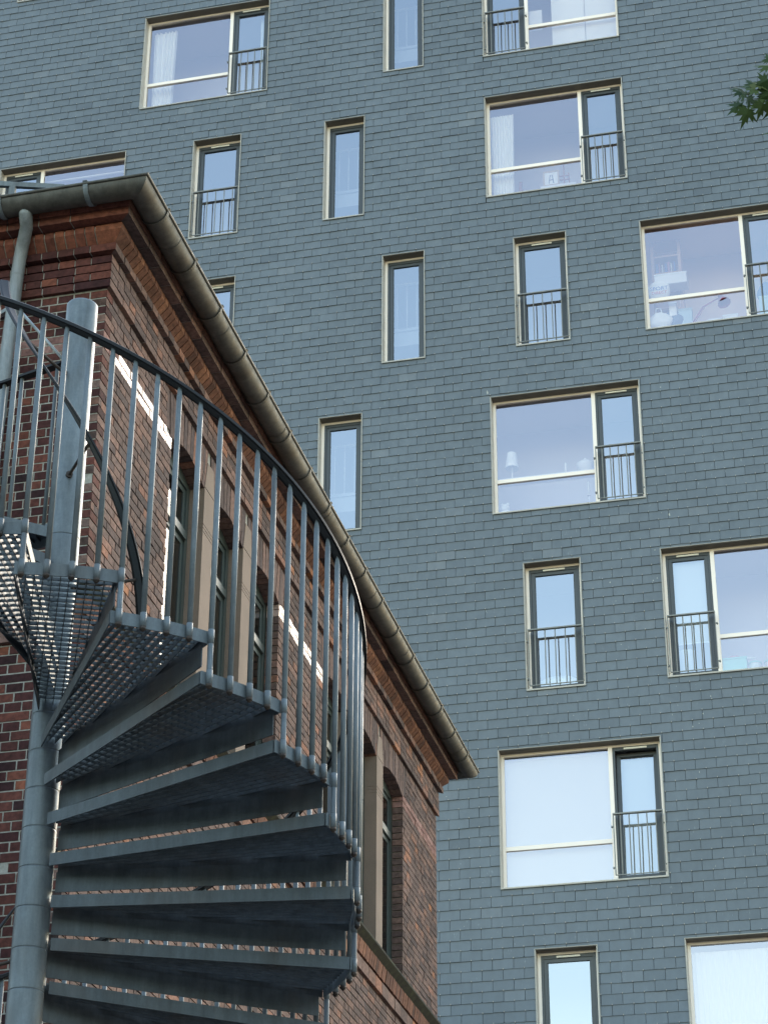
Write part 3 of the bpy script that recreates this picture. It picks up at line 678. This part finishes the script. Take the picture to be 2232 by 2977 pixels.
# sill course below the upper windows
moss = mat('mossy_sill', lambda nt, b: nt.links.new(ramp(nt, noise(nt, 14, 5), [(.35, (.016, .014, .010)), (.6, (.028, .028, .014)), (.75, (.05, .052, .02))]), b.inputs['Base Color']), rough=.95)
run('window_sill', [(-.1, 6.665), (.04, 6.665), (.105, 6.722), (.105, 6.742), (-.1, 6.785)], 1.24, moss, None, DARKMORTAR, gap=.004)
run('sill_soldier_course', [(-.05, 6.535), (.042, 6.535), (.06, 6.655), (-.05, 6.655)], .0745, CORNS, None, DARKMORTAR, lambda: random.betavariate(1.4, 2.2))
run('sill_string_course', rect(.03, 6.405, 6.52), .238, BRICKW, None, DARKMORTAR, lambda: random.betavariate(2.4, 1.8))
# stone mullions with springer blocks
for a, b in MUL:
    mu = MB(); zz = [SILL - .02, 8.33, 8.336, 8.362, 8.368, 8.394, 8.40, SPR + .012]
    for i in range(0, 8, 2): mu.box(-.16, .004, a + .004, b - .004, zz[i], zz[i + 1], T=lambda x, y, z: L(x, y, z))
    mu.box(-.15, -.003, a + .006, b - .006, SILL, SPR, T=lambda x, y, z: L(x, y, z))
    c = (a + b) / 2
    f = [(a + .004, SPR + .018), (b - .004, SPR + .018), (c + .072, 8.952), (c - .072, 8.952)]
    mu.add([L(.005, y, z) for y, z in f] + [L(-.12, y, z) for y, z in f], [(0, 1, 2, 3), (0, 4, 5, 1), (1, 5, 6, 2), (2, 6, 7, 3), (3, 7, 4, 0)])
    mu.build('stone_mullion', STONE, brick)
    fl = MB()                                   # brick slips either side of the springer
    for s in (-1, 1):
        for i in range(3):
            y0 = c + s * (.078 + i * .05 + .0); y1 = y0 + s * .042
            f = sorted([y0, y1]); fl.box(-.1, .0005, f[0], f[1], SPR + .06 + .07 * i, ATOP, T=lambda x, y, z: L(x, y, z), t=random.betavariate(1.6, 2.4))
    fl.build('springer_bricks', BRICKW, brick)
for a, b in WN:                                 # timber windows with a transom
    q = MB(); T = lambda x, y, z: L(x, y, z); xf0, xf1 = -.175, -.115
    def bx(y0, y1, z0, z1, x0=xf0, x1=xf1): q.box(x0, x1, y0, y1, z0, z1, T=T)
    bx(a, a + .055, SILL, SPR + .09); bx(b - .055, b, SILL, SPR + .09); bx(a + .055, b - .055, SILL, SILL + .07); bx(a + .055, b - .055, SPR - .03, SPR + .09)
    bx(a + .055, b - .055, 8.235, 8.30, xf0, xf1 + .012)
    win = q.build('window', OLDFRAME, brick)
    for z0, z1 in ((SILL + .07, 8.235), (8.30, SPR - .03)):
        q = MB(); y0, y1 = a + .058, b - .058; z0 += .003; z1 -= .003
        for c in ((y0, y0 + .045, z0, z1), (y1 - .045, y1, z0, z1), (y0 + .045, y1 - .045, z0, z0 + .045), (y0 + .045, y1 - .045, z1 - .045, z1)): bx(*c, -.17, -.128)
        q.build('casement', OLDFRAME, win)
        q = MB(); q.add([L(-.146 + (y - a) * .018, y, z) for y, z in ((y0 + .045, z0 + .045), (y1 - .045, z0 + .045), (y1 - .045, z1 - .045), (y0 + .045, z1 - .045))], [(0, 1, 2, 3)]); q.build('pane', GLASS_O, win)
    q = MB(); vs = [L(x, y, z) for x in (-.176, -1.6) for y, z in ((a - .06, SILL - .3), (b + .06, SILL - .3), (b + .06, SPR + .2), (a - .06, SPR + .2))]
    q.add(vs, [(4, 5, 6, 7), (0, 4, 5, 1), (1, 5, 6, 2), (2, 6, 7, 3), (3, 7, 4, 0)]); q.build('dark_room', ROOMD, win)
# roof and eaves
rf = MB(); e = .30; ze = 9.70; rise = 1.9; ins = 4.6
c4 = [L(-WID - e, -e, ze), L(e, -e, ze), L(e, LEN + e, ze), L(-WID - e, LEN + e, ze)]
rd = [L(-WID + 4.2, LEN / 2, ze + rise), L(-4.2, LEN / 2, ze + rise)]
rf.add(c4 + rd, [(0, 1, 5, 4), (1, 2, 5), (2, 3, 4, 5), (3, 0, 4), (3, 2, 1, 0)]); rf.build('roof', ROOFM, brick)
ea = MB()
ea.box(-WID, .17, -.17, .1, 9.665, 9.695, T=lambda x, y, z: L(x, y, z)); ea.box(-.1, .17, .1, LEN + .17, 9.665, 9.695, T=lambda x, y, z: L(x, y, z)); ea.build('eaves_board', plain('dark_timber', (.04, .03, .025)), brick)
# gutter
GR = .093; GP = .29; GZ = 9.69
def gsec(sec):
    pth = [lambda p, z: L(-WID, -p, z), lambda p, z: L(p, -p, z), lambda p, z: L(p, LEN + p, z), lambda p, z: L(-WID, LEN + p, z)]
    return [[f(p, z) for p, z in sec] for f in pth]
gu = MB(); n = 16
outer = [(GP + GR * math.cos(math.pi + math.pi * i / n), GZ + GR * math.sin(math.pi + math.pi * i / n)) for i in range(n + 1)]
bead = [(GP + GR + .004 + .011 * math.cos(a * 6.283 / 8 + 2.6), GZ + .002 + .011 * math.sin(a * 6.283 / 8 + 2.6)) for a in range(9)]
inner = [(GP + (GR - .004) * math.cos(2 * math.pi - math.pi * i / n), GZ + (GR - .004) * math.sin(2 * math.pi - math.pi * i / n)) for i in range(n + 1)]
for sec, closed in ((outer, 0), (bead, 0), (inner, 0)):
    ss = gsec(sec); m_ = len(sec)
    for i in range(3): gu.add(ss[i] + ss[i + 1], [(k, k + 1, k + 1 + m_, k + m_) for k in range(m_ - 1)], smooth=True)
gut = gu.build('gutter', ZINC, brick)
def bracket(P, s, wdt=.03, extra=.009):
    q = MB(); r1 = GR + extra
    sec = [(GP + r1 * math.cos(math.pi + math.pi * i / n), GZ + r1 * math.sin(math.pi + math.pi * i / n)) for i in range(n + 1)] + [(GP + r1 + .012, GZ + .016), (GP + r1 - .02, GZ + .02)]
    sec2 = [(GP + (p - GP) * .96, GZ + (z - GZ) * .96) for p, z in sec]; m_ = len(sec)
    vs = [P(s + d, p, z) for d in (-wdt / 2, wdt / 2) for p, z in sec] + [P(s + d, p, z) for d in (-wdt / 2, wdt / 2) for p, z in sec2]
    fs = [(k, k + 1, k + 1 + m_, k + m_) for k in range(m_ - 1)] + [(k, k + 1, k + 1 + 2 * m_, k + 2 * m_) for k in range(m_ - 1)] + [(k + m_, k + 1 + m_, k + 1 + 3 * m_, k + 3 * m_) for k in range(m_ - 1)]
    q.add(vs, fs); return q
for i in range(17): bracket(Pr, .05 + i * .611).build('gutter_bracket', ZINC, gut)
for x in (-.06, -.70, -1.3, -1.9): bracket(Pf, x, .034).build('gutter_bracket', GALV, gut)
for s in (.36, 1.5, 3.0, 4.4, 5.95, 7.2, 8.7, 9.6): bracket(Pr, s, .008, .0025).build('gutter_seam', ZINC, gut)
q = MB(); q.tube([L(-.536, -.285, 9.63), L(-.538, -.275, 9.60), L(-.543, -.245, 9.57), L(-.555, -.20, 9.54), L(-.582, -.16, 9.49), L(-.611, -.122, 9.433), L(-.63, -.097, 9.36), L(-.641, -.09, 9.225), L(-.648, -.088, 9.0), L(-.66, -.088, 8.66), L(-.68, -.088, 7.8), L(-.70, -.088, -ZC + .1)], .046, 20)
for zz in ((-.541, -.255, 9.575), (-.641, -.09, 9.21)): q.lathe([(.047, 0), (.0485, .003), (.0485, .009), (.047, .012)], L(*zz), 20)
dp = q.build('downpipe', PIPEM, brick)
q = MB(); c = L(-.632, -.086, 8.93); q.lathe([(.047, 0), (.052, 0), (.052, .035), (.047, .035)], c, 20); q.bar(L(-.68, -.086, 8.948), L(-.80, -.02, 8.948), .03, .03); q.build('pipe_clamp', GALVP, dp)
# safety rail lying above the roof edge
q = MB(); q.bar(L(-1.4, -.17, 10.126), L(-.455, .15, 10.126), .03, .04); q.bar(L(-.80, .03, 9.78), L(-.80, .03, 10.105), .045, .03, (0, 1, 0)); q.bar(L(-1.35, -.15, 9.72), L(-1.35, -.15, 10.105), .045, .03, (0, 1, 0))
q.build('roof_guard_bar', GALV, brick)

# ================================================================== SPIRAL STAIRCASE
PC = Vector((-3.82683, 9.23880, ZC)); RR = 1.4665; HS = .18993; Z0 = 4.4304; DL = R_(4.06783); PH = R_(-73.847)
def A(j): return PH + DL * j
def cyl(a, r, z): return PC + Vector((r * math.cos(a), r * math.sin(a), z))
stair = thing('spiral_staircase', PC - Vector((0, 0, ZC)), 'galvanised steel spiral staircase with grated treads and black handrail before the brick wall', 'staircase')
q = MB(); prof = [(0, -ZC)]
prof += [(.0805, -ZC)]
for k in range(30, -6, -1):
    zz = Z0 - k * HS + .005
    if zz > -ZC + .05: prof += [(.0805, zz - .004), (.0805, zz), (.079, zz + .001), (.079, zz + .004), (.0805, zz + .005), (.0805, zz + .009)]
prof += [(.0805, 6.76), (.0805, 6.77), (.077, 6.775), (0, 6.777)]
q.lathe(prof, PC, 40); q.build('centre_pole', POLEM, stair)
K0, K1 = -4, 20
def tread(k):
    zb = Z0 - k * HS + .006; zt = zb + .058
    aF = A(4 * k + 4) - .003; aR = A(4 * k) - .022          # front (lower side) and rear edges
    root = None
    def edge(a, r): return cyl(a, r, 0)
    ri, ro = .085, RR - .026
    aC = (aF + aR) / 2
    # wedge corners: the edges are not radial but leave the hub a hand apart
    hub = .05
    dC = Vector((math.cos(aC), math.sin(aC), 0)); tC = Vector((-math.sin(aC), math.cos(aC), 0))
    iF = PC + dC * ri + tC * hub; iR = PC + dC * ri - tC * hub; oF = cyl(aF, ro, 0); oR = cyl(aR, ro, 0)
    up = lambda p, z: Vector((p.x, p.y, PC.z + z))
    q = MB()                                                # rear flat and outer plate
    q.bar(up(iR, zb + .029), up(oR, zb + .029), .006, .058)
    q.bar(up(iF, zb + .029), up(oF, zb + .029), .006, .058)
    fr = q.build('tread', TREADM, stair)
    q = MB(); m = 4
    for i in range(m):
        a = aR + (aF - aR) * i / m; b = aR + (aF - aR) * (i + 1) / m
        q.bar(up(cyl(a, ro + .008, 0), zb + .029), up(cyl(b, ro + .008, 0), zb + .029), .006, .058)
    q.build('outer_plate', GALV, fr)
    q = MB(); sh = tC * -.012
    zr = zb - .048
    q.bar(up(iF + sh, zr), up(oF + sh - dC * .02, zr), .005, .096); q.build('riser_plate', TREADM, fr)
    q = MB()                                                # grating: bearing bars along the centre line, cross bars across it
    def inside(s):                                          # extents along dC for a line offset s along tC
        oFt = (oF - PC).dot(tC); oFd = (oF - PC).dot(dC); oRt = (oR - PC).dot(tC); oRd = (oR - PC).dot(dC)
        lo, hi = ri, min(oFd, oRd) if True else 0
        if s > hub: lo = ri + (oFd - ri) * (s - hub) / (oFt - hub)
        if s < -hub: lo = ri + (oRd - ri) * (-s - hub) / (-oRt - hub)
        return lo, hi + .012 * (1 - (s / max(oFt, 1e-3)) ** 2)
    wmax = min((oF - PC).dot(tC), -(oR - PC).dot(tC)) - .012
    s = -wmax
    while s <= wmax:
        lo, hi = inside(s)
        if hi - lo > .05: q.bar(up(PC + dC * lo + tC * s, zt - .016), up(PC + dC * hi + tC * s, zt - .016), .003, .03)
        s += .0365
    d = ri + .04; oFt = (oF - PC).dot(tC); oFd = (oF - PC).dot(dC); oRt = (oR - PC).dot(tC); oRd = (oR - PC).dot(dC)
    while d < oFd - .01:
        f = (d - ri) / (oFd - ri); h1 = hub + (oFt - hub) * f - .004; h0 = -hub + (oRt + hub) * (d - ri) / (oRd - ri) + .004
        q.bar(up(PC + dC * d + tC * h0, zt - .009), up(PC + dC * d + tC * h1, zt - .009), .004, .014)
        d += .048
    q.build('grating', TREADM, fr)
for k in range(K0, K1): tread(k)
# landing above the top tread
al0, al1 = A(4 * K0) - .02, R_(-197)
zl = Z0 - (K0 - 1) * HS + .006
q = MB(); m = 9
up = lambda p, z: Vector((p.x, p.y, PC.z + z))
for i in range(m):
    a = al0 + (al1 - al0) * i / m; b = al0 + (al1 - al0) * (i + 1) / m
    q.bar(up(cyl(a, RR - .018, 0), zl + .029), up(cyl(b, RR - .018, 0), zl + .029), .006, .058)
q.bar(up(cyl(al0, .08, 0), zl + .029), up(cyl(al0, RR - .02, 0), zl + .029), .006, .058)
q.bar(up(cyl(al1, .08, 0), zl + .06), up(cyl(al1, RR - .02, 0), zl + .06), .008, .13)
land = q.build('landing', GALV, stair)
q = MB(); r = .14
while r < RR - .03:
    for i in range(m):
        a = al0 + (al1 - al0) * i / m; b = al0 + (al1 - al0) * (i + 1) / m
        q.bar(up(cyl(a, r, 0), zl + .044), up(cyl(b, r, 0), zl + .044), .003, .028)
    r += .0365
for i in range(1, 14):
    a = al0 + (al1 - al0) * i / 14
    q.bar(up(cyl(a, .1, 0), zl + .05), up(cyl(a, RR - .03, 0), zl + .05), .004, .014)
q.build('grating', TREADM, land)
# balusters
def railz(j): return Z0 - j / 4 * HS + 1.288 + .0032 * j
BR_ = .0122
def baluster(j):
    k = j // 4; shared = (j % 4 == 0)
    zb = Z0 - k * HS; zt = railz(j); a = A(j); c = cyl(a, RR, 0)
    q = MB()
    P0 = lambda z: Vector((c.x, c.y, PC.z + z))
    q.tube([P0(zb + .02), P0(zt - .05)], BR_, 12)
    rd = Vector((math.cos(a), math.sin(a), 0)); tg = Vector((-math.sin(a), math.cos(a), 0))
    n_ = 12; vs = []                                        # flattened end under the handrail
    for z, fr_, ft in ((zt - .05, 1, 1), (zt - .025, .75, .85), (zt - .004, .22, .7)):
        for i in range(n_):
            an = 6.2832 * i / n_; vs.append(P0(z) + rd * BR_ * fr_ * math.cos(an) + tg * BR_ * ft * math.sin(an))
    q.add(vs, [(r0 * n_ + i, r0 * n_ + (i + 1) % n_, (r0 + 1) * n_ + (i + 1) % n_, (r0 + 1) * n_ + i) for r0 in range(2) for i in range(n_)] , smooth=True)
    b = q.build('baluster', GALV, stair)
    q = MB()
    def sleeve(z0, z1, r=.0138): q.lathe([(BR_, z0), (r, z0), (r, z1), (BR_, z1)], P0(0), 14)
    sleeve(zb + .004, zb + .068)
    if shared and k - 1 >= K0: sleeve(zb + HS + .002, zb + HS + .066); sleeve(zb + .07, zb + HS, .0122)
    q.build('sleeve', GALV, b)
    q = MB(); q.lathe([(0, -.016), (.008, -.016), (.0085, -.010), (.0135, -.009), (.0135, .004), (0, .004)], P0(zb), 10); q.build('bolt', RUSTY, b)
for j in range(-16, 80): baluster(j)
# handrails: flat bar below, black plastic profile on top
def helix(r, fz, j0, j1, wd, n):
    blk, flat = MB(), MB(); rows = []
    m = int((j1 - j0) * n)
    for i in range(m + 1):
        j = j0 + (j1 - j0) * i / m; rows.append((A(j), fz(j)))
    def sweep(mb, sec):
        ns = len(sec); vs = [cyl(a, r + s, z + h) for a, z in rows for s, h in sec]
        mb.add(vs, [(i * ns + k, i * ns + (k + 1) % ns, (i + 1) * ns + (k + 1) % ns, (i + 1) * ns + k) for i in range(m) for k in range(ns)] + [tuple(range(ns)), tuple(m * ns + k for k in range(ns))], smooth=False)
    h = wd / 2
    sweep(blk, [(-h, -.008), (-h + .005, -.011), (-h + .010, -.001), (h - .010, -.001), (h - .005, -.011), (h, -.008), (h, .008), (h - .008, .015), (-h + .008, .015), (-h, .008)])
    sweep(flat, [(-h + .0105, -.009), (h - .0105, -.009), (h - .0105, -.0012), (-h + .0105, -.0012)])
    return blk, flat
blk, flat = helix(RR, railz, -24, 80, .052, 3)
hr = blk.build('handrail', RAILB, stair); flat.build('rail_flat_bar', RAILF, hr)
innerz = lambda j: Z0 - j / 4 * HS + 1.515
blk, flat = helix(.41, innerz, -19, 78, .052, 3)
ih = blk.build('inner_handrail', RAILB, stair); flat.build('rail_flat_bar', RAILF, ih)
for j in (-8.2, 4.6, 17.4, 30.2, 43, 55.8, 68.6):
    b = A(j); zz = innerz(j) - .012; q = MB()
    q.tube([cyl(b - .18, .078, zz - .002), cyl(b, .40, zz + .004)], .0085, 8)
    q.tube([cyl(b - .18, .079, zz - .002), cyl(b - .17, .092, zz - .002)], .018, 10); q.build('rail_bracket', RUSTY, ih)
# railing closing the landing's open side
rz = 6.45
q = MB(); q.bar(up(cyl(al1, .10, 0), rz), up(cyl(al1, RR, 0), rz), .046, .014); lr = q.build('landing_handrail', RAILB, stair)
for i in range(12):
    r = .13 + i * .115; q = MB(); q.tube([up(cyl(al1, r, 0), zl + .10), up(cyl(al1, r, 0), rz - .007)], BR_ * .9, 10); q.build('landing_baluster', GALV, stair)
q = MB(); q.tube([up(cyl(al1, .1, 0), rz - .02), up(cyl(al1, .1, 0), rz + .03), cyl(A(-17.2), .41, innerz(-17.2) - .02)], .008, 8); q.build('tie_rod', GALVP, stair)

# ================================================================== MAPLE
tree = thing('maple_tree', (3.9, 11.6, 0), 'maple whose leafy branch tip reaches in at the right edge', 'tree')
q = MB(); q.tube([(3.9, 11.6, 0), (3.85, 11.6, 2), (3.95, 11.55, 4.5), (3.8, 11.5, 7), (3.9, 11.5, 9.5), (3.9, 11.6, 12)], [.24, .2, .17, .13, .09, .03], 12)
for i in range(16):
    z = 4.5 + i * .42; a = i * 2.4; l = 1.8 - .05 * i
    q.tube([(3.88, 11.55, z), (3.88 + l * .5 * math.cos(a), 11.55 + l * .5 * math.sin(a), z + .4), (3.88 + l * math.cos(a), 11.55 + l * math.sin(a), z + .6)], [.05, .035, .012], 7)
q.tube([(3.85, 11.5, 7.4), (2.4, 11.2, 9.0), (1.0, 11.05, 10.0), (.15, 11.0, 10.55), (-.22, 11.0, 10.63), (-.40, 11.0, 10.56)], [.07, .05, .03, .016, .010, .005], 8)
q.build('trunk', BARK, tree)
LP = [(0, -.75), (.07, -.42), (.55, -.62), (.40, -.38), (.78, -.36), (.52, -.16), (1.08, .22), (.60, .10), (.74, .36), (.24, .10), (.34, .62), (.15, .50), (0, 1.2)]
LP = LP + [(-x, y) for x, y in reversed(LP[1:-1])]
def leaf(mb, c, size, nrm, tipd, t):
    nrm = Vector(nrm).normalized(); tp = Vector(tipd); tp = (tp - nrm * tp.dot(nrm)).normalized(); sd = tp.cross(nrm)
    c = Vector(c); vs = [c] + [c + sd * x * size + tp * y * size - nrm * (abs(x) * .3 + y * y * .12) * size for x, y in LP]
    k = len(LP); mb.add(vs, [(0, i + 1, (i + 1) % k + 1) for i in range(k)], t)
q = MB(); rn = random.Random(5)
for i in range(2600):                                           # crown proper, right of the picture
    a = rn.uniform(0, 6.283); z = rn.uniform(4.2, 12.4); rmax = 2.6 * math.sqrt(max(.05, 1 - ((z - 8.2) / 4.4) ** 2)); r = rmax * rn.uniform(.45, 1.0)
    p = (3.9 + r * math.cos(a), 11.6 + r * math.sin(a), z)
    if p[0] < 1.4: continue
    leaf(q, p, rn.uniform(.07, .11), (rn.gauss(0, .5), rn.gauss(0, .5), 1), (rn.gauss(0, 1), rn.gauss(0, 1), -.6), rn.random())
for i in range(130):                                            # the reaching branch
    u = rn.random() ** .8; p = Vector((3.0, 11.3, 8.4)).lerp(Vector((.25, 11.0, 10.5)), u) + Vector((rn.gauss(0, .16), rn.gauss(0, .2), rn.gauss(.05, .14)))
    if p.x < .1: continue
    leaf(q, p, rn.uniform(.05, .08), (rn.gauss(0, .5), rn.gauss(0, .5), 1), (rn.gauss(-.4, 1), rn.gauss(0, 1), -.6), rn.random())
LEAVES = [(-.40, 10.52, .08, -.7, -.5, -.2, .3), (-.35, 10.49, .08, -.6, -.8, .2, .7), (-.45, 10.64, .07, -.9, .4, .3, .2), (-.30, 10.60, .085, -.7, -.2, -.4, .4), (-.27, 10.56, .09, -.9, .2, .2, .2), (-.38, 10.60, .08, -.8, -.3, .5, .45), (-.22, 10.71, .09, -.7, .3, .2, .3), (-.21, 10.5, .09, -.5, -.6, .3, .3), (-.43, 10.60, .085, -1, .1, .35, .55), (-.465, 10.50, .09, -.8, -.75, .1, .35), (-.415, 10.41, .095, -.35, -1, -.5, .6), (-.36, 10.57, .085, -.9, .2, .5, .8),
          (-.275, 10.73, .085, -.8, .35, .4, .7), (-.25, 10.78, .07, -.3, 1, .2, .4), (-.29, 10.53, .095, -1, -.25, -.5, .5), (-.325, 10.41, .085, -.5, -1, -.8, .65), (-.255, 10.26, .09, -1, .1, .4, .6),
          (-.24, 10.16, .09, -.8, -.7, -.4, .25), (-.37, 10.65, .07, -.3, .8, .3, .2), (-.33, 10.61, .09, .5, -.5, .4, .9), (-.44, 10.56, .08, -.6, -.5, .6, .2), (-.255, 10.45, .09, -.3, -1, -.9, .55), (-.25, 10.64, .09, -.6, .3, .5, .45), (-.19, 10.3, .1, -.6, -.6, .2, .5), (-.17, 10.55, .1, -.6, .2, .4, .6), (-.15, 10.75, .1, -.5, .5, .4, .6), (-.12, 10.42, .1, -.5, -.7, .4, .4)]
for x, z, s, tx, tz, ny, t in LEAVES:
    leaf(q, (x, 11.0 + rn.gauss(0, .04), z), s * .88, (rn.gauss(0, .5), -.75, ny), (tx, rn.gauss(0, .3), tz), t)
q.build('crown', LEAF, tree)

# ================================================================== unseen trees added behind the viewer to block low sky
q = MB(); rn = random.Random(12)
for i in range(70):
    az = R_(75 + 210 * (i + rn.random()) / 70); d = rn.uniform(34, 48); hgt = rn.uniform(8, 14)
    c = (d * math.sin(az), d * math.cos(az), hgt * .55)
    blob(q, c, hgt * .5, (.75, .75, 1.1), 100 + i, .16, 12)
tag(q.build('sky_blocking_trees', LEAF), None, None, kind='stuff')
